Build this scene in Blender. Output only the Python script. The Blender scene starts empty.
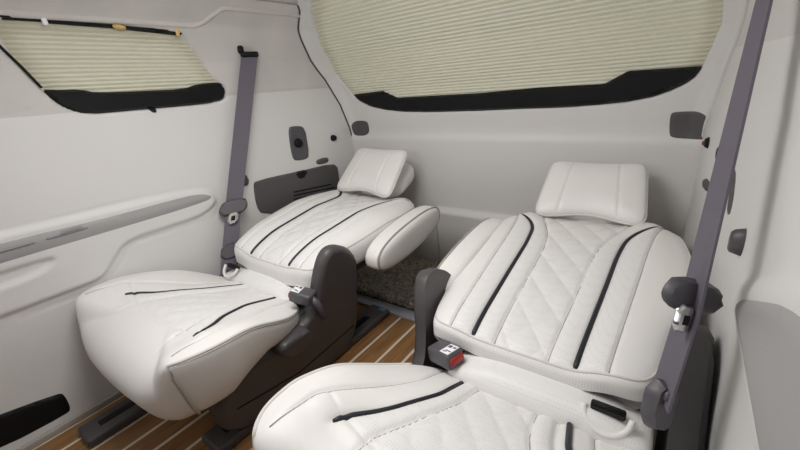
import bpy, bmesh, math, random
import numpy as np
from mathutils import Vector, Matrix
from mathutils.geometry import delaunay_2d_cdt
random.seed(3); rng = np.random.default_rng(3)
SC = bpy.context.scene; COL = SC.collection
U = 0.85                      # metres per working unit (camera height above the floor = 1 unit)
CX = -0.73                    # car centre line, working units (camera stands at x=0, y=0, z=0)

def W(p):
    p = np.asarray(p, float).reshape(-1, 3)
    return np.stack([(p[:, 0] - CX) * U, p[:, 1] * U, (p[:, 2] + 1) * U], 1)

# ---------------------------------------------------------------- camera frame
F = 376.0
_vy = np.array([290., 165., -F]); _vx = np.array([-540., 93., -F])
_Y = _vy / np.linalg.norm(_vy); _X = -_vx / np.linalg.norm(_vx)
_X -= _Y * (_X @ _Y); _X /= np.linalg.norm(_X); _Z = np.cross(_X, _Y)
RM = np.stack([_X, _Y, _Z])
def ray(px, py): return RM @ np.array([px - 400., 225. - py, -F])
def hit(px, py, f, tmax=.03):
    d = ray(px, py); ts = np.linspace(.0008, tmax, 6000); p = np.outer(ts, d)
    i = int(np.argmax(f(p) > 0)); return p[i]

# ---------------------------------------------------------------- materials
def mat(name, col, rough=.5, noise=None, bump=None, spec=.5, metal=0., emit=None, sheen=0.):
    m = bpy.data.materials.new(name); m.use_nodes = True
    nt = m.node_tree; b = nt.nodes['Principled BSDF']
    b.inputs['Base Color'].default_value = (*col, 1); b.inputs['Roughness'].default_value = rough
    b.inputs['Specular IOR Level'].default_value = spec; b.inputs['Metallic'].default_value = metal
    if sheen: b.inputs['Sheen Weight'].default_value = sheen
    tc = nt.nodes.new('ShaderNodeTexCoord')
    if noise:
        sc, amt = noise
        n = nt.nodes.new('ShaderNodeTexNoise'); n.inputs['Scale'].default_value = sc; n.inputs['Detail'].default_value = 4
        nt.links.new(tc.outputs['Object'], n.inputs['Vector'])
        r = nt.nodes.new('ShaderNodeMix'); r.data_type = 'RGBA'
        r.inputs['A'].default_value = (*[c * (1 - amt) for c in col], 1)
        r.inputs['B'].default_value = (*[min(1, c * (1 + amt)) for c in col], 1)
        nt.links.new(n.outputs['Fac'], r.inputs['Factor']); nt.links.new(r.outputs['Result'], b.inputs['Base Color'])
    if bump:
        sc, st = bump
        n = nt.nodes.new('ShaderNodeTexNoise'); n.inputs['Scale'].default_value = sc; n.inputs['Detail'].default_value = 3
        nt.links.new(tc.outputs['Object'], n.inputs['Vector'])
        bp = nt.nodes.new('ShaderNodeBump'); bp.inputs['Strength'].default_value = st; bp.inputs['Distance'].default_value = .002
        nt.links.new(n.outputs['Fac'], bp.inputs['Height']); nt.links.new(bp.outputs['Normal'], b.inputs['Normal'])
    if emit:
        b.inputs['Emission Color'].default_value = (*col, 1); b.inputs['Emission Strength'].default_value = emit
    return m
M = {}
M['leather'] = mat('cream_leather', (.80, .787, .765), .42, (30, .02), (260, .12), .4)
M['perf'] = mat('perforated_leather', (.80, .787, .765), .45, (30, .02), (260, .12), .4)
M['trimleather'] = mat('wall_leather', (.72, .712, .700), .5, (6, .02), (300, .12), .35)
M['plasticwhite'] = mat('ivory_plastic', (.72, .69, .655), .45, (5, .015), (350, .06), .4)
M['tailskin'] = mat('tailgate_plastic', (.69, .681, .668), .5, (4, .015), (350, .06), .35)
M['suede'] = mat('suede', (.62, .60, .58), .95, (6, .15), (300, .3), .1, sheen=.3)
M['headliner'] = mat('suede_headliner', (.62, .595, .57), .95, (9, .07), (300, .3), .1, sheen=.3)
M['piping'] = mat('dark_piping', (.012, .013, .02), .45)
M['cream_pipe'] = mat('cream_piping', (.66, .635, .60), .5)
M['thread'] = mat('grey_piping', (.36, .34, .31), .6)
M['char'] = mat('charcoal_plastic', (.072, .066, .068), .42, None, (700, .12), .5)
M['greyplastic'] = mat('grey_plastic', (.085, .080, .092), .42, None, (700, .12), .5)
M['darkplastic'] = mat('dark_brown_plastic', (.030, .027, .028), .5)
M['black'] = mat('black_plastic', (.005, .005, .006), .55, spec=.25)
M['belt'] = mat('belt_webbing', (.145, .132, .16), .75, (90, .05), (900, .3), .2)
M['pad'] = mat('grey_pad', (.36, .357, .36), .55, (20, .02), (300, .1))
M['padinlay'] = mat('grey_inlay', (.27, .27, .275), .5)
M['pocket'] = mat('pocket_grey', (.085, .080, .082), .55)
M['metal'] = mat('steel', (.62, .62, .62), .25, metal=1.)
M['alu'] = mat('brushed_sill', (.50, .53, .60), .35, metal=.3)
M['white'] = mat('paper_white', (.85, .85, .87), .6)
M['red'] = mat('red_button', (.33, .02, .015), .4)
M['ink'] = mat('print_ink', (.10, .10, .14), .6)
M['orange'] = mat('amber_clip', (.75, .50, .18), .4)
M['teal'] = mat('teal_tape', (.10, .28, .36), .5)
M['carpet'] = mat('carpet_pile', (.56, .49, .42), .95, (95, .9), None, .05)
M['carpetback'] = mat('carpet_backing', (.12, .095, .08), .95, (60, .4), None, .05)
M['baseb'] = mat('sill_edge', (.42, .39, .36), .55)
M['star'] = mat('star_lamp', (1, .95, .85), .4, emit=6)
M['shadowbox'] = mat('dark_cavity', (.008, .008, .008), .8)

# blind fabric: cream, lets daylight through
m = bpy.data.materials.new('blind_fabric'); m.use_nodes = True; nt = m.node_tree; nt.nodes.clear()
o = nt.nodes.new('ShaderNodeOutputMaterial'); d = nt.nodes.new('ShaderNodeBsdfDiffuse'); t = nt.nodes.new('ShaderNodeBsdfTranslucent')
mx = nt.nodes.new('ShaderNodeMixShader'); mx.inputs[0].default_value = .34
d.inputs[0].default_value = (.83, .81, .68, 1); t.inputs[0].default_value = (.78, .76, .60, 1)
nt.links.new(d.outputs[0], mx.inputs[1]); nt.links.new(t.outputs[0], mx.inputs[2]); nt.links.new(mx.outputs[0], o.inputs[0])
M['blind'] = m
# glass
m = bpy.data.materials.new('tinted_glass'); m.use_nodes = True; b = m.node_tree.nodes['Principled BSDF']
b.inputs['Base Color'].default_value = (.8, .85, .85, 1); b.inputs['Transmission Weight'].default_value = 1; b.inputs['Roughness'].default_value = .02
M['glass'] = m
# wooden deck with pale caulking lines running down the car
m = bpy.data.materials.new('teak_deck'); m.use_nodes = True; nt = m.node_tree; N = nt.nodes; L = nt.links; b = N['Principled BSDF']
tc = N.new('ShaderNodeTexCoord'); sp = N.new('ShaderNodeSeparateXYZ'); L.new(tc.outputs['Object'], sp.inputs[0])
def mth(op, a, bb=None):
    n = N.new('ShaderNodeMath'); n.operation = op
    for i, v in enumerate((a, bb)):
        if v is None: continue
        if isinstance(v, (int, float)): n.inputs[i].default_value = v
        else: L.new(v, n.inputs[i])
    return n.outputs[0]
PITCH = .0895 * U; X0 = (-.9175 - CX) * U
k = mth('DIVIDE', mth('SUBTRACT', sp.outputs[0], X0 - .5 * PITCH), PITCH)
fr = mth('FRACT', k); ab = mth('ABSOLUTE', mth('SUBTRACT', fr, .5)); line = mth('LESS_THAN', ab, .062)
ident = mth('FLOOR', mth('ADD', k, .5))
mp = N.new('ShaderNodeMapping'); mp.inputs['Scale'].default_value = (55, 3.5, 1); L.new(tc.outputs['Object'], mp.inputs[0])
ofs = N.new('ShaderNodeCombineXYZ'); L.new(mth('MULTIPLY', ident, 7.3), ofs.inputs[1]); L.new(ofs.outputs[0], mp.inputs['Location'])
nz = N.new('ShaderNodeTexNoise'); nz.inputs['Scale'].default_value = 1.6; nz.inputs['Detail'].default_value = 6; L.new(mp.outputs[0], nz.inputs['Vector'])
cr = N.new('ShaderNodeValToRGB'); cr.color_ramp.elements[0].color = (.20, .098, .036, 1); cr.color_ramp.elements[1].color = (.36, .19, .075, 1)
cr.color_ramp.elements[0].position = .3; cr.color_ramp.elements[1].position = .72; L.new(nz.outputs['Fac'], cr.inputs[0])
mxc = N.new('ShaderNodeMix'); mxc.data_type = 'RGBA'; L.new(line, mxc.inputs['Factor']); L.new(cr.outputs[0], mxc.inputs['A'])
mxc.inputs['B'].default_value = (.70, .62, .50, 1); L.new(mxc.outputs['Result'], b.inputs['Base Color']); b.inputs['Roughness'].default_value = .38
M['wood'] = m
# tiny perforations on the seat inserts
nt = M['perf'].node_tree; N = nt.nodes; L = nt.links; b = N['Principled BSDF']
tc = N.new('ShaderNodeTexCoord'); vo = N.new('ShaderNodeTexVoronoi'); vo.inputs['Scale'].default_value = 200; vo.inputs['Randomness'].default_value = .15
L.new(tc.outputs['Object'], vo.inputs['Vector'])
lt = N.new('ShaderNodeMath'); lt.operation = 'LESS_THAN'; lt.inputs[1].default_value = .22; L.new(vo.outputs['Distance'], lt.inputs[0])
mxp = N.new('ShaderNodeMix'); mxp.data_type = 'RGBA'; L.new(lt.outputs[0], mxp.inputs['Factor'])
mxp.inputs['A'].default_value = (.80, .792, .780, 1); mxp.inputs['B'].default_value = (.66, .64, .62, 1); L.new(mxp.outputs['Result'], b.inputs['Base Color'])

# ---------------------------------------------------------------- object helpers
def mk(name, verts, faces, material, parent=None, smooth=True, weld=False, fmat=None, angle=None):
    me = bpy.data.meshes.new(name)
    v = W(verts)
    if parent is not None: v = v - np.array(parent_loc(parent))
    me.from_pydata([tuple(p) for p in v], [], [tuple(int(i) for i in f) for f in faces])
    mats = material if isinstance(material, (list, tuple)) else [material]
    for x in mats: me.materials.append(x)
    if fmat is not None: me.polygons.foreach_set('material_index', np.asarray(fmat, np.int32))
    bm = bmesh.new(); bm.from_mesh(me)
    if weld: bmesh.ops.remove_doubles(bm, verts=bm.verts, dist=1e-5)
    bmesh.ops.recalc_face_normals(bm, faces=bm.faces); bm.to_mesh(me); bm.free()
    if smooth:
        me.polygons.foreach_set('use_smooth', np.ones(len(me.polygons), bool))
        if angle: me.set_sharp_from_angle(angle=math.radians(angle))
    o = bpy.data.objects.new(name, me); COL.objects.link(o)
    if parent is not None: o.parent = parent
    return o
def parent_loc(o):
    l = Vector(o.location)
    while o.parent: o = o.parent; l += Vector(o.location)
    return l
def empty(name, loc, label, cat, group=None):
    o = bpy.data.objects.new(name, None); o.empty_display_size = .1
    o.location = W(loc)[0]; COL.objects.link(o); tag(o, label, cat, group); return o
def tag(o, label=None, cat=None, group=None, kind=None):
    if label: o['label'] = label
    if cat: o['category'] = cat
    if group: o['group'] = group
    if kind: o['kind'] = kind
    return o
def struct(o, label=None): o['kind'] = 'structure'; return tag(o, label, None)

def sst(a, b, x):
    t = np.clip((x - a) / (b - a), 0, 1); return t * t * (3 - 2 * t)
def chaikin(p, n=2, closed=True):
    p = np.asarray(p, float)
    for _ in range(n):
        q = np.roll(p, -1, 0) if closed else p[1:]
        a = p if closed else p[:-1]
        r = np.empty((len(a) * 2, p.shape[1])); r[0::2] = .75 * a + .25 * q; r[1::2] = .25 * a + .75 * q
        if not closed: r = np.vstack([p[:1], r, p[-1:]])
        p = r
    return p
def sdf(poly, P):
    poly = np.asarray(poly, float); x, y = P[:, 0], P[:, 1]
    d = np.full(len(P), 1e9); ins = np.zeros(len(P), bool)
    for a, b in zip(poly, np.roll(poly, -1, 0)):
        e = b - a; L2 = e @ e + 1e-15
        t = np.clip(((x - a[0]) * e[0] + (y - a[1]) * e[1]) / L2, 0, 1)
        d = np.minimum(d, np.hypot(x - a[0] - t * e[0], y - a[1] - t * e[1]))
        c = ((a[1] > y) != (b[1] > y))
        with np.errstate(divide='ignore', invalid='ignore'):
            xi = a[0] + (y - a[1]) * e[0] / (e[1] if e[1] != 0 else 1e-15)
        ins ^= c & (x < xi)
    return np.where(ins, -d, d)
def dline(line, P):
    line = np.asarray(line, float); d = np.full(len(P), 1e9)
    for a, b in zip(line[:-1], line[1:]):
        e = b - a; t = np.clip(((P - a) @ e) / (e @ e + 1e-15), 0, 1)
        q = P - a - t[:, None] * e; d = np.minimum(d, np.hypot(q[:, 0], q[:, 1]))
    return d
def resample(poly, step, closed=True):
    p = np.asarray(poly, float); q = np.vstack([p, p[:1]]) if closed else p
    s = np.r_[0, np.cumsum(np.linalg.norm(np.diff(q, axis=0), axis=1))]
    n = max(6, int(round(s[-1] / step))); t = np.linspace(0, s[-1], n + 1)
    if closed: t = t[:-1]
    return np.stack([np.interp(t, s, q[:, k]) for k in range(q.shape[1])], 1)
def fillpoly(poly, res):
    """triangulated inside of a 2-D outline with interior points"""
    B = resample(poly, res); lo, hi = B.min(0), B.max(0)
    gx, gy = np.meshgrid(np.arange(lo[0], hi[0], res), np.arange(lo[1], hi[1], res))
    G = np.stack([gx.ravel(), gy.ravel()], 1); G = G[sdf(B, G) < -.55 * res] if len(G) else G
    n = len(B); P = np.vstack([B, G])
    r = delaunay_2d_cdt([Vector(p) for p in P], [(i, (i + 1) % n) for i in range(n)], [list(range(n))], 1, 1e-7)
    V = np.array([tuple(v) for v in r[0]])
    Fc = [f for f in r[2]]
    cen = np.array([V[list(f)].mean(0) for f in Fc]); keep = sdf(B, cen) < 0
    return V, [f for f, k in zip(Fc, keep) if k], B
def patch(name, poly, mapf, thick, r, material, parent=None, res=.006, depth=.004, edge0=0., disp=None):
    """slab lying on a surface: mapf(P2, off) -> xyz; rounded front edge of radius r, back at -depth"""
    V, Fc, B = fillpoly(poly, res)
    d = np.maximum(0, -sdf(B, V)); isb = d < 1e-6
    rr = max(r, 1e-6)
    off = edge0 + (thick - edge0) * np.sqrt(np.maximum(0, 1 - (1 - np.clip(d / rr, 0, 1)) ** 2))
    if disp is not None: off = off + disp(V) * np.clip(d / rr, 0, 1)
    top = mapf(V, off); bot = mapf(V, np.full(len(V), -depth)); n = len(V)
    faces = [tuple(f) for f in Fc] + [tuple(i + n for i in reversed(f)) for f in Fc]
    cnt = {}
    for f in Fc:
        for a, b in zip(f, list(f[1:]) + [f[0]]): cnt[(a, b)] = 1
    for (a, b) in cnt:
        if (b, a) not in cnt: faces.append((b, a, a + n, b + n))
    return mk(name, np.vstack([top, bot]), faces, material, parent, angle=50)
def tube(name, pts, r, material, parent=None, closed=False, n=8, taper=False):
    p = np.asarray(pts, float); m = len(p)
    t = np.roll(p, -1, 0) - np.roll(p, 1, 0) if closed else np.gradient(p, axis=0)
    t /= np.linalg.norm(t, axis=1)[:, None] + 1e-12
    up = np.array([0, 0, 1.]) if abs(t[0][2]) < .9 else np.array([1., 0, 0])
    V = []; nn = np.cross(t[0], up); nn /= np.linalg.norm(nn)
    for i in range(m):
        nn = nn - t[i] * (nn @ t[i]); nn /= np.linalg.norm(nn); bb = np.cross(t[i], nn)
        rr = r if np.isscalar(r) else r[i]
        for k in range(n):
            a = 2 * math.pi * k / n; V.append(p[i] + rr * (math.cos(a) * nn + math.sin(a) * bb))
    Fc = []
    for i in range(m if closed else m - 1):
        j = (i + 1) % m
        for k in range(n): Fc.append((i * n + k, i * n + (k + 1) % n, j * n + (k + 1) % n, j * n + k))
    if not closed: Fc += [tuple(range(n)), tuple((m - 1) * n + k for k in range(n))]
    return mk(name, V, Fc, material, parent)
def ribbon(name, pts, wdir, w, th, material, parent=None):
    p = np.asarray(pts, float); wd = np.asarray(wdir, float)
    if wd.ndim == 1: wd = np.tile(wd, (len(p), 1))
    wd = wd / np.linalg.norm(wd, axis=1)[:, None]
    t = np.gradient(p, axis=0); nr = np.cross(t, wd); nr /= np.linalg.norm(nr, axis=1)[:, None]
    w = np.broadcast_to(w, (len(p),))[:, None]
    V = np.concatenate([p - wd * w / 2 - nr * th / 2, p + wd * w / 2 - nr * th / 2, p + wd * w / 2 + nr * th / 2, p - wd * w / 2 + nr * th / 2])
    m = len(p); Fc = []
    for i in range(m - 1):
        for k in range(4):
            a, b = k * m, ((k + 1) % 4) * m; Fc.append((a + i, b + i, b + i + 1, a + i + 1))
    Fc += [(0, m, 2 * m, 3 * m), (m - 1, 2 * m - 1, 3 * m - 1, 4 * m - 1)]
    return mk(name, V, Fc, material, parent, angle=40)
def rbox(name, c, ax, size, r, material, parent=None, seg=3):
    """rounded box: centre, 3 axes, 3 full sizes"""
    bm = bmesh.new(); bmesh.ops.create_cube(bm, size=1)
    for v in bm.verts: v.co = Vector((v.co.x * size[0], v.co.y * size[1], v.co.z * size[2]))
    bmesh.ops.bevel(bm, geom=list(bm.edges), offset=r, segments=seg, profile=.5, affect='EDGES')
    bm.verts.index_update()
    ax = [np.asarray(a, float) / np.linalg.norm(a) for a in ax]
    V = [np.asarray(c) + v.co.x * ax[0] + v.co.y * ax[1] + v.co.z * ax[2] for v in bm.verts]
    Fc = [[v.index for v in f.verts] for f in bm.faces]; bm.free()
    return mk(name, V, Fc, material, parent, angle=45)
def squircle(nu, nv, n):
    def ax(k):
        s = np.linspace(-1, 1, k); return np.sign(s) * (1 - (1 - np.abs(s)) ** 1.6)
    uu, vv = np.meshgrid(ax(nu), ax(nv), indexing='ij'); u, v = uu.ravel(), vv.ravel()
    mm = np.maximum(np.abs(u), np.abs(v)); den = (np.abs(u) ** n + np.abs(v) ** n) ** (1 / n) + 1e-12
    return u * mm / den, v * mm / den, mm
def pillow(name, fn, nu, nv, n, material, parent=None, fmat=None):
    """closed cushion: fn(xp, yp, m, top) -> xyz"""
    xp, yp, m = squircle(nu, nv, n); T = fn(xp, yp, m, True); B = fn(xp, yp, m, False); k = len(T)
    Fc = []; fm = []
    tm = fmat(xp, yp) if fmat else None
    for i in range(nu - 1):
        for j in range(nv - 1):
            a = i * nv + j; q = (a, a + nv, a + nv + 1, a + 1)
            Fc.append(q); Fc.append(tuple(x + k for x in reversed(q)))
            fm += [int(tm[a]) if fmat else 0, 0]
    return mk(name, np.vstack([T, B]), Fc, material, parent, weld=True, fmat=fm if fmat else None)

# ================================================================ BODY SHELL
def hw(y, z):
    w = np.interp(z, [-1, -.8, -.5, -.3, -.1, .05, .15, .28, .37, .44], [.83, .850, .868, .868, .866, .860, .848, .805, .715, .55])
    return w - np.interp(z, [-.2, .1], [.065, .022]) * sst(1.0, 1.65, y)
def fL(p): return (CX - hw(p[:, 1], p[:, 2])) - p[:, 0]
def hL(px, py): q = hit(px, py, fL); return q[1], q[2]           # pixel -> (y, z) on the left wall
def polyL(pts): return np.array([hL(*p) for p in pts])
def tg(z): return np.interp(z, [-1, -.21, -.02, .15, .3, .45], [1.70, 1.65, 1.61, 1.52, 1.38, 1.20])
seam_px = [(358, 160), (350, 130), (340, 105), (325, 80), (310, 60), (301, 40), (298, 25), (299, 15)]
sm = polyL(seam_px); sm = sm[np.argsort(sm[:, 1])]
def ye(z):
    zz = np.r_[-1.0, sm[:, 1]]; yy = np.r_[sm[0, 0] + .02, sm[:, 0]]
    return np.minimum(np.interp(z, zz, yy), tg(z) - .004)

# left wall relief outlines (working y, z)
win = polyL([(-14, 14), (60, 18.5), (120, 25), (181, 31.5), (200, 56), (218, 82), (225, 86), (226, 97), (220, 102), (180, 107), (120, 112), (90, 114), (73, 111), (58, 104), (41, 89), (20, 67)])
winC = chaikin(win, 1)
arm = polyL([(213, 195), (216, 203), (200, 216.5), (160, 229), (125, 241), (115, 256), (106, 272), (97, 280), (60, 294), (0, 317)])
arm = np.vstack([arm, [-.7, -.55], [-.7, -.30], polyL([(0, 234), (100, 211), (180, 192), (205, 190)])])
armC = chaikin(arm, 2)
outl = polyL([(20, 319), (103, 285), (118, 268), (130, 247), (140, 241), (213, 218), (219, 208), (217, 193), (205, 187), (150, 196), (0, 231)])
grip = np.vstack([polyL([(57, 254), (50, 268), (0, 288)]), [-.4, -.47], [-.4, -.42], polyL([(0, 272)])]); gripC = chaikin(grip, 2)
seam1 = polyL([(0, 117), (40, 108)]); seam1 = np.vstack([[seam1[0, 0] - .6, seam1[0, 1]], seam1])
seam2 = polyL([(226, 96), (260, 93), (300, 90), (337, 87)])
seamS = polyL([(182, 45), (205, 21), (240, 20), (290, 23)])
SUEDE_Z = float(seam2[:, 1].mean())
def fR(p): return p[:, 0] - (CX + hw(p[:, 1], p[:, 2]))
def polyR(pts): return np.array([hit(*p, fR)[1:] for p in pts])
ridgeR = polyR([(728, 330), (735, 292), (741, 280), (760, 281), (805, 288)])
rimR = polyR([(741, 297), (770, 300), (810, 307)])
padR = np.vstack([polyR([(742, 300), (770, 303), (808, 310)]), [.2, -.17], [.2, -.46], polyR([(779, 470), (767, 425), (753, 350)])])
def wall_dispR(P):
    d = np.zeros(len(P))
    d += .010 * sst(.012, -.014, sdf(padR, P) - .03)
    for ln, dep in ((seam2, .004),): d -= dep * np.exp(-(dline(ln, P) / .0035) ** 2)
    return d
def wall_disp(P):
    d = np.zeros(len(P))
    d -= .030 * sst(.003, -.006, sdf(winC, P))
    d += .013 * sst(.008, -.010, sdf(armC, P))
    d -= .013 * sst(.006, -.010, sdf(gripC, P))
    for ln, dep in ((outl, .003), (seam1, .003), (seam2, .004)):
        d -= dep * np.exp(-(dline(ln, P) / .0035) ** 2)
    return d
def build_wall(side, name, step):
    ys = np.linspace(0, 1, int(2.25 / step)); zs = np.linspace(-1.0, .365, int(1.365 / step))
    V, Z = np.meshgrid(ys, zs, indexing='ij'); V, Z = V.ravel(), Z.ravel()
    Y = -.6 + (ye(Z) + .6) * V; P = np.stack([Y, Z], 1)
    ds = (wall_disp if side < 0 else wall_dispR)(P); w = hw(Y, Z) - ds
    X = CX + side * w; nz = len(zs)
    hole = (sdf(winC, P) < -.03) & (side < 0)
    sz = np.where(Y < np.interp(.5, [0, 1], [.3, .9]), SUEDE_Z - .02, SUEDE_Z)
    sued = Z > sz
    Fc = []; fm = []
    for i in range(len(ys) - 1):
        for j in range(nz - 1):
            q = (i * nz + j, (i + 1) * nz + j, (i + 1) * nz + j + 1, i * nz + j + 1)
            if all(hole[list(q)]): continue
            Fc.append(q); fm.append(1 if sued[q[0]] else 0)
    return struct(mk(name, np.stack([X, Y, Z], 1), Fc, [M['trimleather'], M['suede']], fmat=fm))
wall_left = build_wall(-1, 'wall_left', .0075)
wall_right = build_wall(1, 'wall_right', .012)
def mapL(P, off):
    x = CX - (hw(P[:, 0], P[:, 1]) - wall_disp(P)) + off
    return np.stack([x, P[:, 0], P[:, 1]], 1)
def mapR(P, off):
    x = CX + (hw(P[:, 0], P[:, 1]) - wall_dispR(P)) - off
    return np.stack([x, P[:, 0], P[:, 1]], 1)
def mapLflat(P, off):
    return np.stack([CX - hw(P[:, 0], P[:, 1]) + off, P[:, 0], P[:, 1]], 1)
def mapRflat(P, off):
    q = mapLflat(P, off); q[:, 0] = 2 * CX - q[:, 0]; return q
# grey arm-rest pads with their darker inlays, and the wall fittings
padpoly = np.vstack([[-.5, -.355], polyL([(0, 242), (100, 219), (180, 197), (200, 193.5), (213, 196), (200, 203), (100, 233), (0, 262)]), [-.5, -.41]])
wl = wall_left
patch('armrest_pad', chaikin(padpoly, 2), mapL, .006, .010, M['pad'], wl, .012)
tag(wl.children[-1], 'long grey soft pad along the ivory side panel')
inl = np.vstack([[-.2, -.37], [-.2, -.405], polyL([(0, 253), (20, 247), (33, 243), (38, 240.5), (48, 239), (56, 238), (75, 233), (88, 227.5), (88, 224), (75, 225), (58, 230), (50, 235), (40, 237.5), (30, 240), (0, 245)])])
patch('pad_inlay', chaikin(inl, 2), mapL, .0115, .003, M['padinlay'], wl, .008)
tag(patch('lower_slot', chaikin(polyL([(-30, 425), (58, 393), (64, 394), (71, 408), (68, 413), (4, 447), (-20, 452)]), 1), mapL, .005, .004, M['black'], wl, .01, .01), 'black slot low in the side panel')
tag(patch('armrest_pad', chaikin(padR, 2), mapR, .006, .010, M['pad'], wall_right, .012), 'grey pad with a pale rim')
def fit(name, px, th, r, mt, mp_, wl, res=.006, rnd=2, lab=None):
    o = patch(name, chaikin(polyL(px), rnd), mp_, th, r, mt, wl, res); tag(o, lab); return o
for wl, mp_ in ((wall_left, mapL), (wall_right, mapR)):
    if wl is wall_left:
        pv = fit('vent_panel', [(255, 181), (300, 171), (333, 163), (338, 168), (341, 196), (340, 215), (262, 215), (256, 206), (253, 185)], .012 if wl is wall_left else .004, .004, M['pocket'], mp_, wl, .008, 1, 'dark grey vent panel')
        for a, b_ in (((292, 192), (330, 184)), ((292, 195.5), (333, 187)), ((292, 199), (334, 190.5)), ((292, 202.5), (335, 194))):
            q = polyL([a, b_]); q3 = mp_(resample(q, .02, False), .012 if wl is wall_left else .004)
            tube('vent_slit', q3, .0035, M['black'], pv)
        fit('vent_notch', [(292, 172.5), (308, 169), (304, 178), (297, 180)], .014, .002, M['black'], mp_, pv, .006, 1)
    else:
        tag(patch('vent_panel', chaikin(polyR([(734, 168), (737, 171), (732, 212), (727, 217), (727, 205)]), 1), mapR, .004, .003, M['pocket'], wl, .02), 'dark grey vent strip')
    lp = fit('recess_plate', [(287, 128), (293, 126), (302, 126), (305, 130), (309, 155), (307, 159), (297, 161), (292, 159)], .008, .006, M['greyplastic'], mp_, wl, .006, 2, 'grey recessed plate with a black socket')
    c2 = polyL([(297, 143)])[0]
    th = np.linspace(0, 2 * math.pi, 20, endpoint=False)
    patch('socket', c2 + .026 * np.stack([np.cos(th), np.sin(th)], 1), mp_, .022, .012, M['black'], lp, .006)
    fit('oval_cap', [(315, 162), (318, 159), (327, 157), (329, 160), (327, 163), (318, 165)], .006, .004, M['pocket'], mp_, wl, .005, 2)
    c2 = polyL([(333, 138)])[0]
    hk = patch('hook', c2 + .018 * np.stack([np.cos(th), np.sin(th)], 1), mp_, .018 if wl is wall_left else .010, .010, M['black'], wl, .005)
    if wl is wall_right: patch('hook_peg', c2 + np.array([.018, -.004]) + .011 * np.stack([np.cos(th), np.sin(th)], 1), mp_, .013, .006, M['red'] if wl is wall_right else M['black'], hk, .005)
    c2 = polyL([(243.5, 180)])[0]
    patch('belt_stop', c2 + np.stack([.020 * np.cos(th), .030 * np.sin(th)], 1), mp_, .022, .012, M['char'], wl, .006)

# door seal tubes between the side trim and the tailgate
zz = np.linspace(-.62, .365, 66)
for sgn in (-1, 1):
    p = np.stack([CX + sgn * (hw(ye(zz), zz) - .002), ye(zz), zz], 1)
    zc = np.linspace(.285, .43, 16)[1:]
    struct(tube('trim_%d' % (1 if sgn < 0 else 2), p, .0045, M['char'] if sgn < 0 else M['suede']), 'thin dark seal around the tailgate' if sgn < 0 else None)
# ceiling
def ceil_xz(s, y):
    z0 = .272 + .062 * float(sst(.86, .97, y)); w = float(hw(y, z0)) + .004; a = s * math.pi
    n = 2.4; c, sn = np.cos(a), np.sin(a)
    return CX - w * np.sign(c) * np.abs(c) ** (2 / n), z0 + (.435 - z0) * np.abs(sn) ** (2 / n)
ns, ny = 90, 60
V = []; Fc = []
for i in range(ns):
    for j in range(ny):
        s = i / (ns - 1)
        x, z = ceil_xz(s, .8)
        yend = float(np.interp(z, [.272, .30, .33, .365, .44], [float(ye(.272)), float(ye(.30)), float(ye(.33)), float(ye(.365)), float(ye(.365)) - .08]))
        y = -.6 + (yend + .6) * j / (ny - 1)
        x, z = ceil_xz(s, y); V.append((x, y, z))
for i in range(ns - 1):
    for j in range(ny - 1): Fc.append((i * ny + j, (i + 1) * ny + j, (i + 1) * ny + j + 1, i * ny + j + 1))
ceiling = struct(mk('ceiling', V, Fc, M['headliner']))
edge = [V[i * ny + ny - 1] for i in range(ns)]
tube('seal', edge, .0055, M['char'], ceiling)
lip = [V[j] for j in range(ny)]
for j0, nm in ((0, 'edge_roll'), ((ns - 1) * ny, 'edge_roll')):
    tube(nm, [V[j0 + j] for j in range(ny)], .010, M['headliner'], ceiling)
def fC(p):
    z0 = .272 + .062 * sst(.86, .97, p[:, 1]); w = hw(p[:, 1], z0) + .004; t = np.clip(np.abs(p[:, 0] - CX) / w, 0, 1)
    return p[:, 2] - (z0 + (.435 - z0) * (1 - t ** 2.4) ** (1 / 2.4))
for (px, py) in ((250, 1.5), (269, 5), (283, 7), (205, 5)):
    c = hit(px, py, fC)
    o = rbox('star_light', c, np.eye(3), (.005, .005, .004), .0012, M['star'], ceiling, 1)
tag(ceiling.children[-1], 'tiny pinpoint ceiling light')

# tailgate
pocket_disp = None
def tail_y(X, Z):
    w = hw(ye(Z), np.minimum(Z, .365)); e = ye(np.minimum(Z, .365))
    e = np.where(Z > .365, np.interp(Z, [.365, .44], [float(ye(.365)), float(ye(.365)) - .08]), e)
    w = np.where(Z > .365, np.interp(Z, [.365, .40, .44], [float(hw(1.3, .365)), .66, .45]), w)
    s = np.abs(X - CX) / w
    return tg(Z) - (tg(Z) - e) * sst(.935, 1.0, s) ** 1.2
def fT(p): return p[:, 1] - tg(p[:, 2])
def polyT(pts):
    r = []
    for p in pts: q = hit(*p, fT); r.append((q[0], q[2]))
    return np.array(r)
half = [(-.0, -.134), (.19, -.133), (.30, -.131), (.42, -.128), (.52, -.120), (.60, -.104), (.66, -.082), (.71, -.052), (.746, -.020)]
bar_top = polyT([(352, 94.5), (382, 91), (397, 97.8), (480, 93), (540, 87.4), (604, 84), (628, 71), (703, 66)])
bar_bot = polyT([(703, 66.5), (694, 78), (684, 84.5), (670, 91), (653, 97), (630, 101.5), (600, 105), (560, 107.6), (520, 109), (480, 111), (440, 112), (405, 112), (385, 110), (372, 107), (361, 102)])
def blind_edge():
    L_ = [(-1.467, -.024), (-1.521, .09), (-1.512, .17), (-1.495, .225), (-1.453, .295), (-1.40, .345), (-1.30, .385)]
    R_ = [(2 * CX - x, z) for x, z in reversed(L_)]
    return np.array(R_ + [(CX + .4, .40), (CX - .4, .40)] + L_[::-1])
be = blind_edge()
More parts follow.
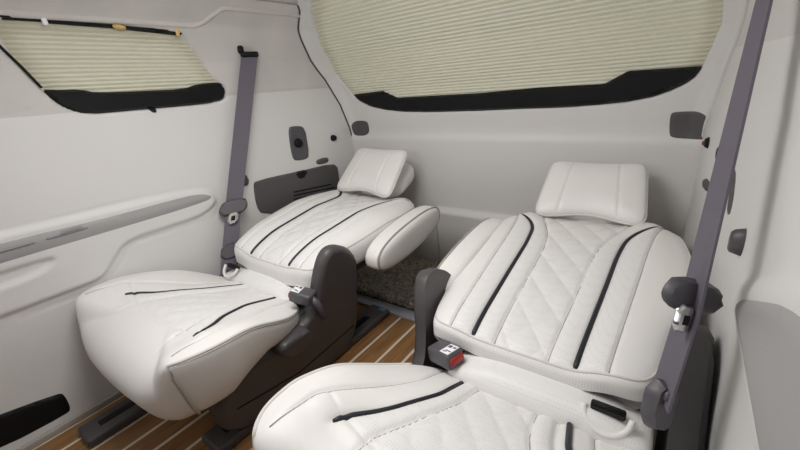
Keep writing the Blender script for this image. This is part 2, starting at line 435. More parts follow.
winT = np.vstack([bar_bot[:], be[::-1][0:0], np.array([(-1.467, -.024), (-1.521, .09), (-1.512, .17), (-1.495, .225), (-1.453, .295), (-1.40, .345), (-1.30, .40), (CX, .425), (2 * CX + 1.30, .40), (2 * CX + 1.40, .345), (2 * CX + 1.453, .295), (2 * CX + 1.495, .225), (2 * CX + 1.512, .17), (2 * CX + 1.521, .09)])])
pocketL = chaikin(polyT([(352.5, 121), (365, 120.5), (368.5, 123), (369.5, 135), (358, 136), (354.5, 133)]), 2)
pocketR = chaikin(polyT([(670, 114), (675, 111.5), (709, 111), (708, 137), (704, 139), (672, 138), (669, 134)]), 2)
def tail_disp(P):
    d = np.zeros(len(P))
    d += .020 * sst(.003, -.006, sdf(winT, P))
    z = P[:, 1]
    d -= .010 * sst(-.235, -.275, z)
    d -= .035 * sst(-.625, -.650, z) * sst(-1.02, -.985, P[:, 0]) * sst(2 * CX + 1.02, 2 * CX + .985, P[:, 0])
    return d
nx, nz = 240, 190
uu = np.linspace(-1, 1, nx); zs = np.linspace(-1.02, .43, nz)
Uu, Z = np.meshgrid(uu, zs, indexing='ij'); Uu, Z = Uu.ravel(), Z.ravel()
wz = np.where(Z > .365, np.interp(Z, [.365, .40, .44], [float(hw(1.3, .365)), .66, .45]), hw(ye(Z), np.minimum(Z, .365)))
X = CX + Uu * wz; P = np.stack([X, Z], 1)
Yt = tail_y(X, Z) + tail_disp(P)
hole = sdf(winT, P) < -.03
Fc = []; fm = []
for i in range(nx - 1):
    for j in range(nz - 1):
        q = (i * nz + j, (i + 1) * nz + j, (i + 1) * nz + j + 1, i * nz + j + 1)
        if all(hole[list(q)]): continue
        Fc.append(q); fm.append(0)
tailgate = struct(mk('door_1', np.stack([X, Yt, Z], 1), Fc, [M['tailskin'], M['suede']], fmat=fm), 'tailgate closing the rear of the cabin')
def mapT(P, off): return np.stack([P[:, 0], tail_y(P[:, 0], P[:, 1]) + np.where(np.abs(P[:, 0] - CX) > 2, 0, 0) - off, P[:, 1]], 1)
for pl in (pocketL, pocketR):
    tag(patch('pocket_cover', pl, lambda P, o: mapT(P, o - tail_disp(P)), .0025, .003, M['pocket'], tailgate, .008), 'dark grey square cover')

# ---- blinds
def blind(poly, mapf, pitch, amp, name, parent, cuts=70):
    """pleated shade clipped to an outline: rows along the second axis"""
    poly = np.asarray(poly); lo, hi = poly[:, 1].min(), poly[:, 1].max()
    rows = np.arange(lo + 1e-4, hi - 1e-4, pitch / 2); V = []; Fc = []
    def span(z):
        xs = []
        for a, b_ in zip(poly, np.roll(poly, -1, 0)):
            if (a[1] > z) != (b_[1] > z): xs.append(a[0] + (z - a[1]) * (b_[0] - a[0]) / (b_[1] - a[1]))
        return (min(xs), max(xs)) if len(xs) > 1 else None
    k = 0
    for i, z in enumerate(rows):
        s = span(z)
        if s is None: continue
        xs = np.linspace(s[0], s[1], cuts)
        P = np.stack([xs, np.full(cuts, z)], 1)
        V.append(mapf(P, np.full(cuts, amp if i % 2 else -amp)))
    n = len(V); V = np.vstack(V)
    for i in range(n - 1):
        for j in range(cuts - 1): Fc.append((i * cuts + j, i * cuts + j + 1, (i + 1) * cuts + j + 1, (i + 1) * cuts + j))
    return mk(name, V, Fc, M['blind'], parent, smooth=False)
for side in (-1,):
    mf = mapLflat if side < 0 else mapRflat
    bl = empty('window_blind', (CX + side * .80, .7, .05),
               'cream pleated blind over the left side window with black bottom rail', 'blind')
    shade_poly = polyL([(-20, 8), (60, 12), (120, 18), (184, 26), (204, 56), (221, 86), (224, 100), (100, 110), (52, 99), (20, 67), (-6, 40)])
    blind(shade_poly, lambda P, o: mf(P, o - .014), .0130, .0032, 'pleated_shade', bl)
    rail = polyL([(40.5, 89), (60, 89.5), (80, 89), (98, 92.5), (140, 91), (184, 89), (200, 83.5), (218, 82), (223, 83), (226, 92), (225, 98), (219, 102), (180, 106.5), (150, 108.5), (120, 111.5), (95, 114), (83, 113.5), (72, 110.5), (58, 103.5)])
    patch('bottom_rail', chaikin(rail, 1), lambda P, o: mf(P, o - .012), .016, .006, M['black'], bl, .008)
    patch('pull_tab', chaikin(polyL([(147, 107), (154, 107), (157, 111), (155, 113), (151, 112)]), 1), lambda P, o: mf(P, o), .014, .004, M['black'], bl, .005)
    hr = polyL([(-20, 12), (0, 13.5), (42, 17.5), (41, 21.5), (0, 19), (-20, 17)])
    patch('head_shadow_gap', hr, lambda P, o: mf(P, o - .006), .012, .003, M['black'], bl, .008)  # black strip filling in the shadow gap under the headliner edge
    patch('clip', chaikin(polyL([(112, 23.5), (122, 25), (127, 28), (124, 30.5), (113, 28)]), 1), lambda P, o: mf(P, o), .012, .003, M['orange'], bl, .004)
    patch('head_shadow_gap', polyL([(42, 18.5), (120, 24.5), (183, 30.5), (184, 36), (120, 28.5), (42, 22.5)]), lambda P, o: mf(P, o - .008), .010, .003, M['black'], bl, .008)  # thin black strip drawn in as shadow gap between headliner and blind
    for c in ((44, 20.5), (177, 32.5)):
        pp = np.array([hL(*c)]); q = mf(pp, np.array([.002]))[0]
        rbox('cord_clip', q, np.eye(3), (.01, .012, .026), .002, M['orange'] if c[0] > 100 else M['white'], bl, 1)
    ps = resample(polyL([(-2, 45), (20, 66), (41, 88)]), .02, False)
    tube('side_cord', mf(ps, .003), .004, M['black'], bl)
    g = patch('window_1', winC, lambda P, o: mf(P, o - .075), .006, .002, M['glass'], None, .05, 0.)
    struct(g)
rb = empty('window_blind', (CX, 1.58, -.1), 'wide cream pleated blind across the rear window with curved black bottom rail', 'blind')
shade = np.vstack([polyT([(352, 97), (450, 103), (600, 96), (703, 69)])[::1], np.array([(2 * CX + 1.521, .09), (2 * CX + 1.512, .17), (2 * CX + 1.495, .225), (2 * CX + 1.453, .295), (2 * CX + 1.40, .345), (2 * CX + 1.30, .40), (-1.30, .40), (-1.40, .345), (-1.453, .295), (-1.495, .225), (-1.512, .17), (-1.521, .09)])])
def mapB(P, off): return np.stack([P[:, 0], tail_y(P[:, 0], P[:, 1]) - off, P[:, 1]], 1)
blind(shade, lambda P, o: mapB(P, o - .008 - .0), .0128, .0030, 'pleated_shade', rb, 90)
patch('bottom_rail', np.vstack([bar_top, bar_bot]), lambda P, o: mapB(P, o - .006), .018, .004, M['black'], rb, .010)
struct(patch('window_2', winT, lambda P, o: mapB(P, o - .075), .006, .002, M['glass'], None, .06, 0.))

struct(rbox('front_light_block', (CX, -.62, -.50), np.eye(3), (1.75, .03, 1.0), .01, M['pocket']))  # unseen panel added to block low light from the open front
# ---- floor, sill, carpet, baseboard
V = [(CX - .86, -.6, -1), (CX + .86, -.6, -1), (CX + .86, 1.72, -1), (CX - .86, 1.72, -1)]
V += [(x, y, -1.03) for x, y, _ in V]
floor = struct(mk('floor', V, [(0, 1, 2, 3), (7, 6, 5, 4), (0, 4, 5, 1), (1, 5, 6, 2), (2, 6, 7, 3), (3, 7, 4, 0)], M['wood'], smooth=False))
for sgn, nm in ((-1, 'baseboard_left'), (1, 'baseboard_right')):
    struct(rbox(nm, (CX + sgn * .822, .5, -.988), np.eye(3), (.016, 2.2, .024), .004, M['baseb']))
struct(rbox('trim_3', (CX, 1.185, -.994), np.eye(3), (1.60, .060, .014), .004, M['alu']), 'pale metal strip where deck meets carpet')
cp = empty('cargo_carpet', (CX, 1.45, -1), 'shaggy dark brown carpet covering the cargo floor behind the seats', 'carpet')
rbox('backing', (CX, 1.435, -.995), np.eye(3), (1.58, .44, .012), .003, M['carpetback'], cp)
nb = 22000
bx = rng.uniform(-1.35, -.30, nb); by = rng.uniform(1.225, 1.64, nb)
an = rng.uniform(0, 2 * math.pi, nb); ln = rng.uniform(.012, .040, nb); hh = rng.uniform(.012, .042, nb); wd = .0042
base = np.stack([bx, by, np.full(nb, -.990)], 1)
tipv = base + np.stack([np.cos(an) * ln, np.sin(an) * ln, hh], 1); sd = np.stack([-np.sin(an) * wd, np.cos(an) * wd, np.zeros(nb)], 1)
midv = base + np.stack([np.cos(an) * ln * .35, np.sin(an) * ln * .35, hh * .8], 1)
V = np.concatenate([base - sd, base + sd, midv + sd, midv - sd, tipv]); ii = np.arange(nb)
Fc = np.concatenate([np.stack([ii, ii + nb, ii + 2 * nb, ii + 3 * nb], 1).tolist(), ]).tolist() + np.stack([ii + 3 * nb, ii + 2 * nb, ii + 4 * nb], 1).tolist()
po = mk('pile', V, Fc, M['carpet'], cp); po['kind'] = 'stuff'

# ================================================================ SEATS
CS = -.72
def dist1(a, y, f):
    e = .004; fy = f(y); sl = (f(y + e) - f(y - e)) / (2 * e)
    return (np.abs(a) - fy) / np.sqrt(1 + sl * sl)
ip = lambda xs, ys: (lambda y: np.interp(y, xs, ys))
def smooth_ip(xs, ys):
    xf = np.linspace(xs[0], xs[-1], 200); yf = np.interp(xf, xs, ys); k = np.hanning(25); k /= k.sum()
    yp = np.convolve(np.pad(yf, 12, mode='edge'), k, 'valid'); return lambda y: np.interp(y, xf, yp)
c_pipe = smooth_ip([.20, .34, .38, .45, .55, .70], [.25, .235, .215, .165, .12, .10])
c_in = smooth_ip([.20, .36, .45, .55, .70], [.17, .155, .11, .075, .06])
c_out = smooth_ip([.20, .36, .45, .58, .70], [.31, .295, .245, .185, .165])
b_pipe = smooth_ip([.62, 1.0, 1.16, 1.26, 1.31, 1.36, 1.44], [.115, .128, .132, .142, .165, .225, .31])
b_in = smooth_ip([.62, 1.0, 1.14, 1.24, 1.32, 1.44], [.060, .070, .072, .085, .115, .16])
b_out = smooth_ip([.62, 1.0, 1.2, 1.3, 1.44], [.175, .195, .205, .215, .25])
hw_c = smooth_ip([.16, .24, .36, .46, .60, .72], [.350, .366, .367, .345, .290, .25])
zt_c = smooth_ip([.16, .22, .28, .36, .46, .56, .66, .72], [-.622, -.603, -.596, -.600, -.618, -.648, -.683, -.70])
hw_b = smooth_ip([.62, .70, .80, .95, 1.10, 1.22, 1.34, 1.46], [.240, .247, .262, .288, .30, .298, .275, .20])
zt_b = smooth_ip([.62, .72, .80, 1.0, 1.2, 1.34, 1.46], [-.597, -.585, -.572, -.545, -.518, -.505, -.515])

def make_seat(d, xs, label):
    # d = +1: inboard side lies towards +x (left seat), -1: towards -x (right seat)
    def T(a, y, z): return np.stack([xs + d * np.asarray(a, float), np.broadcast_to(y, np.shape(a)).astype(float), np.broadcast_to(z, np.shape(a)).astype(float)], 1)
    seat = empty('reclining_seat', (xs, .6, -1), label, 'seat', None)
    # ---------- cushion
    yc, hy, NC = (.455, .26, 5.0) if d > 0 else (.435, .24, 5.0)
    def edge_(xp, yp):
        f = sst(-.06, .22, -yp - np.abs(xp) * .97)
        return f, .036 + .060 * f
    def cush(xp, yp, m, top):
        f_, z0 = edge_(xp, yp)
        y = yc + hy * yp - .02 * (1 - xp ** 2) * sst(.2, -1, yp)
        a = hw_c(y) * xp; a = np.where(a < 0, a * np.interp(y, [.3, .7], [1, 1.10]), a)
        if top:
            pw = 8 - 5.4 * f_; e = (1 - np.clip(m, 0, 1) ** pw) ** (1 / pw); z = zt_c(y) - z0 * (1 - e) + .040 * sst(.18, .32, np.abs(a)) * np.where(a < 0, sst(.80, .50, y), sst(.62, .40, y))
            msk = sst(.99, .93, m)
            fr = sst(.315, .350, y)
            for f, dep, wd_ in ((c_in, .006, .0045), (c_out, .006, .0045), (c_pipe, .005, .006)):
                z -= dep * msk * np.exp(-(dist1(a, y, f) / wd_) ** 2) * (fr if f is c_pipe else sst(.24, .34, y))
            z += .006 * msk * np.sin(np.clip((np.abs(a) - c_in(y)) / (c_pipe(y) - c_in(y)), 0, 1) * math.pi) * fr
            z += .005 * msk * np.sin(np.clip((np.abs(a) - c_pipe(y)) / (c_out(y) - c_pipe(y)), 0, 1) * math.pi) * fr
            q = np.abs(np.sin((a + y * .8) / .075 * math.pi)) * np.abs(np.sin((a - y * .8) / .075 * math.pi))
            z += .0045 * (q ** .5 - .5) * sst(.012, -.012, dist1(a, y, c_in)) * sst(.30, .36, y) * msk
            ys = .335 + .05 * (a / .3) ** 2
            z -= .004 * np.exp(-((y - ys) / .005) ** 2) * sst(.30, .26, np.abs(a))
        else:
            dep = np.interp(y, [.2, .35, .5, .7], [.225, .20, .12, .09])
            e = (1 - np.clip(m, 0, 1) ** 5) ** (1 / 5)
            z = zt_c(y) - z0 + .040 * sst(.18, .32, np.abs(a)) * np.where(a < 0, sst(.80, .50, y), sst(.62, .40, y)) * (1 - .8 * e) - (dep - z0) * e
            k = 1 - .07 * e; a = a * k; y = yc + (y - yc) * (1 - .05 * e) + .03 * e * sst(0, -1, yp)
        return T(a, y, z)
    def csurf(a, y, up=0.):
        a = np.asarray(a, float); y = np.asarray(y, float)
        w = hw_c(y) * np.where(a < 0, np.interp(y, [.3, .7], [1, 1.10]), 1); xp = a / w; yp = np.clip((y - yc) / hy, -1, 1)
        m = (np.abs(xp) ** NC + np.abs(yp) ** NC) ** (1 / NC); p = cush(xp, yp, m, True); p[:, 2] += up; return p
    cu = pillow('seat_cushion', cush, 190, 150, NC, [M['leather'], M['perf']], seat,
                lambda xp, yp: (np.abs(hw_c(yc + hy * yp) * xp) < c_pipe(yc + hy * yp)) & (yc + hy * yp > .36))
    yy = np.linspace(.345, .69 if d > 0 else .655, 50)
    for s in (-1, 1):
        o = tube('piping', csurf(s * c_pipe(yy) * (1.2 if d < 0 and s < 0 else 1), yy, .003), np.r_[.003, .005, np.full(48, .0062)], M['piping'], cu); tag(o, 'dark piping')
    th = np.linspace(0, 2 * math.pi, 160, endpoint=False)
    def ring(m): 
        c, s_ = np.cos(th), np.sin(th); den = (np.abs(c) ** NC + np.abs(s_) ** NC) ** (1 / NC); return c / den * m, s_ / den * m
    tc_ = math.atan2(-.93, 1.0); ts_ = np.linspace(math.atan2(.9, 1), tc_, 60)
    def rim(t_, m_):
        c, s_ = np.cos(t_), np.sin(t_); den = (np.abs(c) ** NC + np.abs(s_) ** NC) ** (1 / NC); return c / den * m_, s_ / den * m_
    mv = np.full(60, .982); r1 = rim(ts_, mv); qm = np.linspace(1.0, .935, 16); r2 = rim(np.full(16, tc_), qm)
    pl_ = np.vstack([cush(r1[0], r1[1], mv, True), cush(r2[0], r2[1], qm, False)])
    tube('panel_piping', pl_, .0048, M['cream_pipe'], cu); tube('panel_stitch', pl_ + [d * .004, 0, -.006], .0026, M['thread'], cu)
    # ---------- backrest
    dy, TB = (.036, .092) if d > 0 else (0., .054)
    yb, hb, NB = 1.055, .355, 12.0
    dz = smooth_ip([.60, .70, .85, 1.1, 1.3, 1.44], [.006, .012, .030, .028, -.004, -.02]) if d > 0 else (lambda y: 0 * y)
    def back(xp, yp, m, top):
        y = yb + hb * yp + .05 * (1 - xp ** 2) * sst(.3, 1, yp); a = hw_b(y) * xp; a = np.where(a < 0, a * 1.05, a)
        if top:
            e = (1 - np.clip(m, 0, 1) ** 6) ** (1 / 6); z = zt_b(y) - TB * (1 - e) + np.where(xp < 0, .026, .014) * sst(.35, .8, np.abs(xp)) - .014 * xp ** 8
            msk = sst(.985, .94, m)
            for f, dep, wd_ in ((b_in, .006, .0042), (b_out, .006, .0042), (b_pipe, .005, .006)):
                z -= dep * msk * np.exp(-(dist1(a, y, f) / wd_) ** 2)
            z += .006 * msk * np.sin(np.clip((np.abs(a) - b_in(y)) / (b_pipe(y) - b_in(y)), 0, 1) * math.pi)
            z += .006 * msk * np.sin(np.clip((np.abs(a) - b_pipe(y)) / (b_out(y) - b_pipe(y)), 0, 1) * math.pi)
            q = np.abs(np.sin((a + y * .75) / .085 * math.pi)) * np.abs(np.sin((a - y * .75) / .085 * math.pi))
            z += .0055 * (q ** .5 - .5) * sst(.010, -.010, dist1(a, y, b_in)) * msk
        else:
            e = (1 - np.clip(m, 0, 1) ** 2.6) ** (1 / 2.6); z = zt_b(y) - TB - np.interp(y, [.71, 1.0], [.02, .07]) * e; y = yb + (y - yb) * (1 - .04 * e); a = a * (1 - .05 * e)
        return T(a, y + dy, z + dz(y))
    def bsurf(a, y, up=0.):
        a = np.asarray(a, float); y = np.asarray(y, float); xp = np.where(a < 0, a / 1.05, a) / hw_b(y)
        yp = (y - yb) / hb
        for _ in range(6): yp = (y - .05 * (1 - xp ** 2) * sst(.3, 1, yp) - yb) / hb
        xp = np.clip(xp, -1, 1); yp = np.clip(yp, -1, 1)
        m = (np.abs(xp) ** NB + np.abs(yp) ** NB) ** (1 / NB); p = back(xp, yp, m, True); p[:, 2] += up; return p
    bk = pillow('backrest', back, 190, 230, NB, [M['leather'], M['perf']], seat,
                lambda xp, yp: (np.abs(hw_b(yb + hb * yp) * xp) < b_out(yb + hb * yp)) & (yp < .55))
    yy = np.linspace(.715, 1.36, 90)
    for s in (-1, 1):
        tag(tube('piping', bsurf(s * b_pipe(yy), yy, .003), np.r_[.004, np.full(88, .0066), .004], M['piping'], bk), 'dark piping')
    def ringb(m, n=200):
        t_ = np.linspace(0, 2 * math.pi, n, endpoint=False); c, s_ = np.cos(t_), np.sin(t_); den = (np.abs(c) ** NB + np.abs(s_) ** NB) ** (1 / NB); return c / den * m, s_ / den * m
    rx, ry = ringb(.972); tube('edge_seam', back(rx, ry, np.full(len(rx), .972), True) + [0, 0, -.0005], .0028, M['cream_pipe'], bk, True)
    for f, y0_, y1_ in ((b_in, .715, 1.33), (b_out, .715, 1.36)):
        ys_ = np.linspace(y0_, y1_, 70)
        for s in (-1, 1): tube('stitch_line', bsurf(s * f(ys_), ys_, .0004), .0016, M['thread'], bk, n=5)
    for f, y0_, y1_ in ((c_in, .33, .655), (c_out, .26, .655)):
        ys_ = np.linspace(y0_, y1_, 60)
        for s in (-1, 1): tube('stitch_line', csurf(s * f(ys_), ys_, .0004), .0016, M['thread'], cu, n=5)
    # ---------- lumbar roll between cushion and backrest, with anchor pocket at the outboard end
    def roll(xp, yp, m, top):
        e = (1 - np.clip(m, 0, 1) ** 2.2) ** (1 / 2.2); y = .685 + dy * 1.2 + .055 * yp; a = -.055 + .215 * xp
        return T(a, y, -.680 + (.050 if top else -.03) * e - (.024 if d > 0 else 0))
    rl = pillow('lumbar_roll', roll, 60, 24, 6, M['perf'], seat)
    c0 = np.array([xs + d * -.190, (.662 if d > 0 else .674) + dy * 1.2, -.642 if d > 0 else -.634])
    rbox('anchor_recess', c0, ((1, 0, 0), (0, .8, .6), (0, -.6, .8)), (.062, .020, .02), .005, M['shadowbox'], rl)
    lo = [c0 + np.array([d * .042 * math.cos(t_), -.008 + .030 * math.sin(t_), .004 + .030 * math.sin(t_)]) for t_ in np.linspace(math.pi, 2 * math.pi, 20)]
    tube('anchor_loop', lo, .006, M['leather'], rl)
    tube('anchor_bar', [c0 + np.array([-.03, -.006, .010]), c0 + np.array([.03, -.006, .010])], .004, M['black'], rl)
    # ---------- headrest block behind and neck pillow strapped onto it
    def hr(xp, yp, m, top):
        e = (1 - np.clip(m, 0, 1) ** 3) ** (1 / 3); y = 1.515 + .095 * yp; a = .15 * xp
        return T(a, y, -.455 + (.055 if top else -.055) * e + .04 * yp)
    hd = pillow('headrest', hr, 50, 40, 4, M['leather'], seat)
    tl = math.radians(39.1 if d < 0 else 43.3); ca, sa = math.cos(tl), math.sin(tl)
    yaw = math.radians(2.6 if d < 0 else -4.3); cy_, sy_ = math.cos(yaw), math.sin(yaw)
    org = np.array([-.224, 1.473, -.410]) if d < 0 else np.array([-1.222, 1.430, -.388])
    def npil(xp, yp, m, top):
        e = (1 - np.clip(m, 0, 1) ** 2.6) ** (1 / 2.6)
        a = xp * (.167 - .010 * yp) * (1.06 if d > 0 else 1); v = (.128 if d > 0 else .120) * yp + .014 * sst(0, -1, yp) * np.cos(xp * math.pi)
        n_ = (.040 if top else -.016) * e - .012 * (1 - xp ** 2)
        if top: n_ = n_ - .005 * np.exp(-((np.abs(a) - .086 + .010 * yp) / .004) ** 2) * sst(.99, .9, m)
        b_ = v * ca - n_ * sa
        return np.stack([org[0] + a * cy_ - b_ * sy_, org[1] + a * sy_ + b_ * cy_, org[2] + v * sa + n_ * ca], 1)
    npo = pillow('neck_pillow', npil, 90, 70, 9, M['leather'], None)
    tag(npo, 'cream leather neck pillow propped against the tailgate end of the left seat' if d > 0 else 'cream leather neck pillow with two seams on the right seat, nearest the right belt', 'pillow', None)
    t_ = np.linspace(0, 2 * math.pi, 140, endpoint=False); c, s_ = np.cos(t_), np.sin(t_); den = (np.abs(c) ** 9 + np.abs(s_) ** 9) ** (1 / 9)
    tube('edge_piping', npil(c / den, s_ / den, np.ones(140), True), .0050, M['cream_pipe'], npo, True)
    # ---------- fold-up armrest laid alongside the backrest
    ya, za = (1.175, -.586) if d > 0 else (1.09, -.580)
    def armr(xp, yp, m, top):
        e = (1 - np.clip(m, 0, 1) ** 4) ** .25; y = ya + (.235 if d > 0 else .255) * xp; zz_ = za + .067 * yp + .11 * (y - ya)
        return T((.350 if d > 0 else .295) + (.054 if top else -.050) * e, y, zz_)
    am = pillow('armrest', armr, 80, 40, 2.6, M['leather'], seat)
    c, s_ = np.cos(t_), np.sin(t_); den = (np.abs(c) ** 2.6 + np.abs(s_) ** 2.6) ** (1 / 2.6)
    for tp in (True,):
        mm = .965; tube('edge_piping', armr(c / den * mm, s_ / den * mm, np.full(140, mm), tp), .0042, M['thread'], am, True)
    # ---------- inboard side shield with pivot post and lever
    px = [(216, 404), (240, 376), (256, 361), (285, 345), (310, 322), (318, 300), (321, 275), (327, 254), (337, 246), (350, 247), (358.5, 257), (360, 275), (358, 346), (300, 390), (250, 432), (222, 434)]
    def plane(p): return (-.968 + .16 * (p[:, 2] + 1)) - p[:, 0]
    def pp(pts):
        r = []
        for p in pts: q = hit(*p, plane); r.append((q[1], q[2]))
        return np.array(r)
    def mapS(P, off): 
        x = -.968 + .16 * (P[:, 1] + 1) + off
        return np.stack([x if d > 0 else 2 * CS - x, P[:, 0], P[:, 1]], 1)
    o = patch('side_shield', chaikin(pp(px), 2), mapS, .0, .022, M['char'], seat, .010, .045, -.020); tag(o, 'charcoal plastic side shield')
    hd_ = patch('recline_lever', chaikin(pp([(275, 347), (281, 340), (300, 328), (307, 326), (309, 333), (305, 345), (290, 356), (281, 357), (275, 353)]), 2), mapS, .030, .014, M['char'], o, .008, .03)
    sk = resample(pp([(237, 409), (300, 372), (354, 325)]), .02, False); q = mapS(sk, np.full(len(sk), -.002)); tube('shield_seam', q, .004, M['black'], o)
    # post face towards the seat is the wrapped grey edge
    # ---------- outboard shield (dark, mostly hidden by the belt)
    ds_ = .10 if d > 0 else 0.
    po = chaikin(np.array([(.30, -.98), (.34, -.82), (.55, -.76), (.72, -.64 - ds_), (.80, -.54 - ds_), (.90, -.52 - ds_), (.96, -.58 - ds_), (.96, -.98)]), 2)
    def mapO(P, off): return np.stack([xs - d * (.335 + off * .6) + 0 * P[:, 0], P[:, 0], P[:, 1]], 1)
    patch('outboard_shield', po, mapO, .02, .02, M['darkplastic'], seat, .02, .03 if d > 0 else .075)
    # ---------- seat base
    rbox('seat_base', (xs + d * .03, .64, -.865), np.eye(3), (.40, .56, .19), .02, M['char'], seat)
    for s in (-1, 1):
        xr = xs + d * (.192 if s > 0 else -.205)
        r0 = .30 if s > 0 else .09
        ra = rbox('seat_rail', (xr, (r0 + 1.15) / 2, -.983), np.eye(3), (.105, 1.15 - r0, .034), .010, M['char'], seat)
        rbox('rail_slot', (xr, (r0 + 1.10) / 2, -.966), np.eye(3), (.030, 1.00 - r0, .004), .001, M['black'], ra, 1)
    if d > 0:
        rbox('end_tape', (xs + .215, 1.130, -.9655), np.eye(3), (.034, .022, .003), .001, M['teal'], seat, 1)
    # ---------- buckle beside the inboard hip
    bc = np.array([-.395, .665, -.640]) if d < 0 else np.array([-.955, .685, -.640]); ax = (np.array([d * -.93, -.30, .2]), np.array([.30 * d * -1, .93, .10]), None)
    e0 = ax[0] / np.linalg.norm(ax[0]); e1 = np.array([d * -.28, .9, .0]); e1 -= e0 * (e0 @ e1); e1 /= np.linalg.norm(e1); e2 = np.cross(e0, e1)
    if e2[2] < 0: e2 = -e2
    bu = rbox('buckle', bc, (e0, e1, e2), (.080, .054, .042), .008, M['greyplastic'], seat); tag(bu, 'grey wrapped seat belt buckle with white sticker')
    rbox('release_button', bc + e0 * .041, (e0, e1, e2), (.008, .044, .020), .003, M['red'], bu, 1)
    st = rbox('sticker', bc + e0 * .020 + e2 * .0212, (e0, e1, e2), (.030, .040, .0015), .0005, M['white'], bu, 1)
    for kx, ky, w_, h_ in ((.008, .010, .008, .006), (-.006, .009, .010, .010), (.004, -.008, .018, .003), (-.004, -.013, .012, .003)):
        rbox('sticker_print', bc + e0 * (.020 + kx) + e1 * ky + e2 * .0222, (e0, e1, e2), (w_, h_, .0008), .0002, M['ink'], st, 1)
    tube('buckle_stalk', [bc - e0 * .03, bc - e0 * .050 + np.array([0, 0, -.015]), bc - e0 * .055 + np.array([0, .02, -.08])], .013, M['greyplastic'], bu)
    return seat
seat_l = make_seat(1, -1.215, 'cream leather seat by the left wall, backrest folded flat beside the dark vent panel')
seat_r = make_seat(-1, 2 * CS + 1.215, 'cream leather seat on the right, nearest the camera, with diamond quilted backrest laid flat')

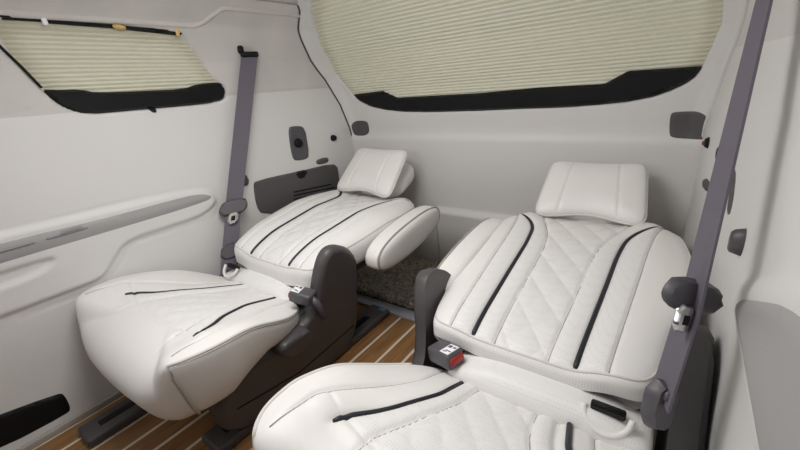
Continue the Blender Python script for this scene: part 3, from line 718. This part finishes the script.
# ================================================================ SEAT BELTS
def make_belt(d, label):
    # d=+1 left wall, -1 right wall (mirrored about the car centre)
    def atx(px, py, x):
        r = ray(px, py); return r * (x / r[0])
    if d > 0:
        q = hit(249, 56, fL); top = np.array([q[0] + .02, q[1] - .01, q[2]])
        mid = atx(233.5, 209, -1.545); low = atx(228, 276, -1.49)
    else:
        top = atx(764, 0, .080); mid = atx(692, 300, .060); low = atx(661, 398, .041)
        top = top + (top - mid) * .25
    F3 = lambda p: np.asarray(p, float)
    bt = empty('seat_belt', F3(low), label, 'seat belt')
    n = 24; t = np.linspace(0, 1, n)[:, None]
    wv = np.array([.34, .93, .0]) if d > 0 else np.array([.36, .93, .0]); wdir = np.array([wv[0] * d, wv[1], wv[2]])
    P = top + (mid - top) * t
    wd0 = np.array([-.13, .99, 0]) if d < 0 else wdir
    tag(ribbon('webbing', P, wd0 + (wdir - wd0) * t, .070 if d > 0 else .064, .004, M['belt'], bt), 'purple-grey webbing')
    P2 = mid + (low - mid) * t; ribbon('lower_webbing', P2, wdir, .066, .004, M['belt'], bt)
    # upper guide
    g = F3(top + np.array([.0, 0, .0])); ax1 = wdir / np.linalg.norm(wdir); ax2 = np.array([0, 0, 1.]); ax0 = np.cross(ax1, ax2)
    gd = rbox('upper_guide', g + np.array([0, 0, .004]), (ax0, ax1, ax2), (.026, .074, .022), .007, M['black'], bt)
    rbox('guide_cap', g + np.array([0, 0, .024]) - ax1 * .034, (ax0, ax1, ax2), (.024, .026, .030), .008, M['black'], gd)
    # tongue holder: grey trapezoid with steel tongue
    dn = (F3(low) - F3(mid)); dn /= np.linalg.norm(dn); nr = np.cross(ax1, dn); nr /= np.linalg.norm(nr)
    if nr[0] * d < 0: nr = -nr
    c = F3(mid)
    def mapB2(P_, off): return c + np.outer(P_[:, 0], ax1) + np.outer(P_[:, 1], dn) + np.outer(off, nr)
    k_ = 1. if d > 0 else .8
    if d < 0:
        ax1 = np.array([.66, .75, -.06]); ax1 -= dn * (ax1 @ dn); ax1 /= np.linalg.norm(ax1); nr = np.cross(ax1, dn)
        if nr @ c > 0: nr = -nr
    L_ = float(np.linalg.norm(F3(low) - F3(mid)))
    hol = patch('tongue_holder', chaikin(np.array([(-.062, -.01), (-.045, -.045), (.045, -.045), (.062, -.01), (.058, .012), (.030, .030), (-.030, .030), (-.058, .012)]) * np.array([1.05 if d < 0 else 1, k_]), 1), mapB2, .020 * k_ ** 3, .006, M['greyplastic'], bt, .008, .012 if d > 0 else .004)
    tg_ = patch('tongue', chaikin(np.array([(-.024, .010), (.024, .010), (.022, .070), (-.022, .070)]) * (.8 if d < 0 else 1) - np.array([.024 if d < 0 else 0, 0]), 1), lambda P_, o: mapB2(P_, o + .014), .006, .003, M['metal'], bt, .005, .002); tag(tg_, 'steel tongue')
    patch('tongue_slot', np.array([(-.011, .030), (.011, .030), (.011, .055), (-.011, .055)]) * (.8 if d < 0 else 1) - np.array([.024 if d < 0 else 0, 0]), lambda P_, o: mapB2(P_, o + .019), .003, .001, M['black'], tg_, .005, .001)
    if d > 0: patch('slider', chaikin(np.array([(-.038, .15), (.038, .15), (.038, .22), (-.038, .22)]), 1), mapB2, .013, .005, M['greyplastic'], bt, .008, .010)
    lp = patch('lower_anchor', chaikin(np.array([(-.042, L_ - .03), (.042, L_ - .03), (.046, L_ + .055), (-.030, L_ + .055)]) * np.array([1 if d > 0 else .72, 1]), 1), mapB2, .013, .005, M['greyplastic'], bt, .008, .010)
    if d < 0:
        b0 = c + dn * (L_ - .01) + nr * .008
        tube('anchor_pivot', [b0, b0 + nr * .012], .014, M['greyplastic'], bt)
    return bt
make_belt(1, 'purple-grey seat belt hanging down the left pillar behind the left seat')
make_belt(-1, 'purple-grey seat belt in the right foreground hanging beside the right seat')

# ================================================================ LIGHT
w = bpy.data.worlds.new('daylight'); SC.world = w; w.use_nodes = True
bg = w.node_tree.nodes['Background']; bg.inputs[0].default_value = (1.0, .99, .985, 1); bg.inputs[1].default_value = .68
def area(name, loc, target, sx, sy, power, col=(1, .985, .98)):
    l = bpy.data.lights.new(name, 'AREA'); l.shape = 'RECTANGLE'; l.size = sx; l.size_y = sy; l.energy = power; l.color = col
    o = bpy.data.objects.new(name, l); COL.objects.link(o); o.location = W(loc)[0]
    dv = Vector(W(target)[0]) - o.location; o.rotation_euler = dv.to_track_quat('-Z', 'Y').to_euler(); return o
area('dome_light', (CX, .52, .40), (CX, .75, -1), .5, .5, 7.6)
area('windscreen_daylight', (CX - .45, -.9, .10), (CX + .2, 1.0, -.4), .9, .5, 5)

cd = bpy.data.cameras.new('camera'); cam = bpy.data.objects.new('camera', cd); COL.objects.link(cam)
cd.sensor_width = 36; cd.lens = F / 800 * 36; cd.clip_start = .01
mw = Matrix(RM.tolist()).to_4x4(); mw.translation = Vector(W((0, 0, 0))[0]); cam.matrix_world = mw
SC.camera = cam
vs = SC.view_settings; vs.view_transform = 'Standard'; vs.look = 'None'; vs.exposure = .07; vs.gamma = 1; vs.use_curve_mapping = False
SC.cycles.max_bounces = 8; SC.cycles.diffuse_bounces = 5
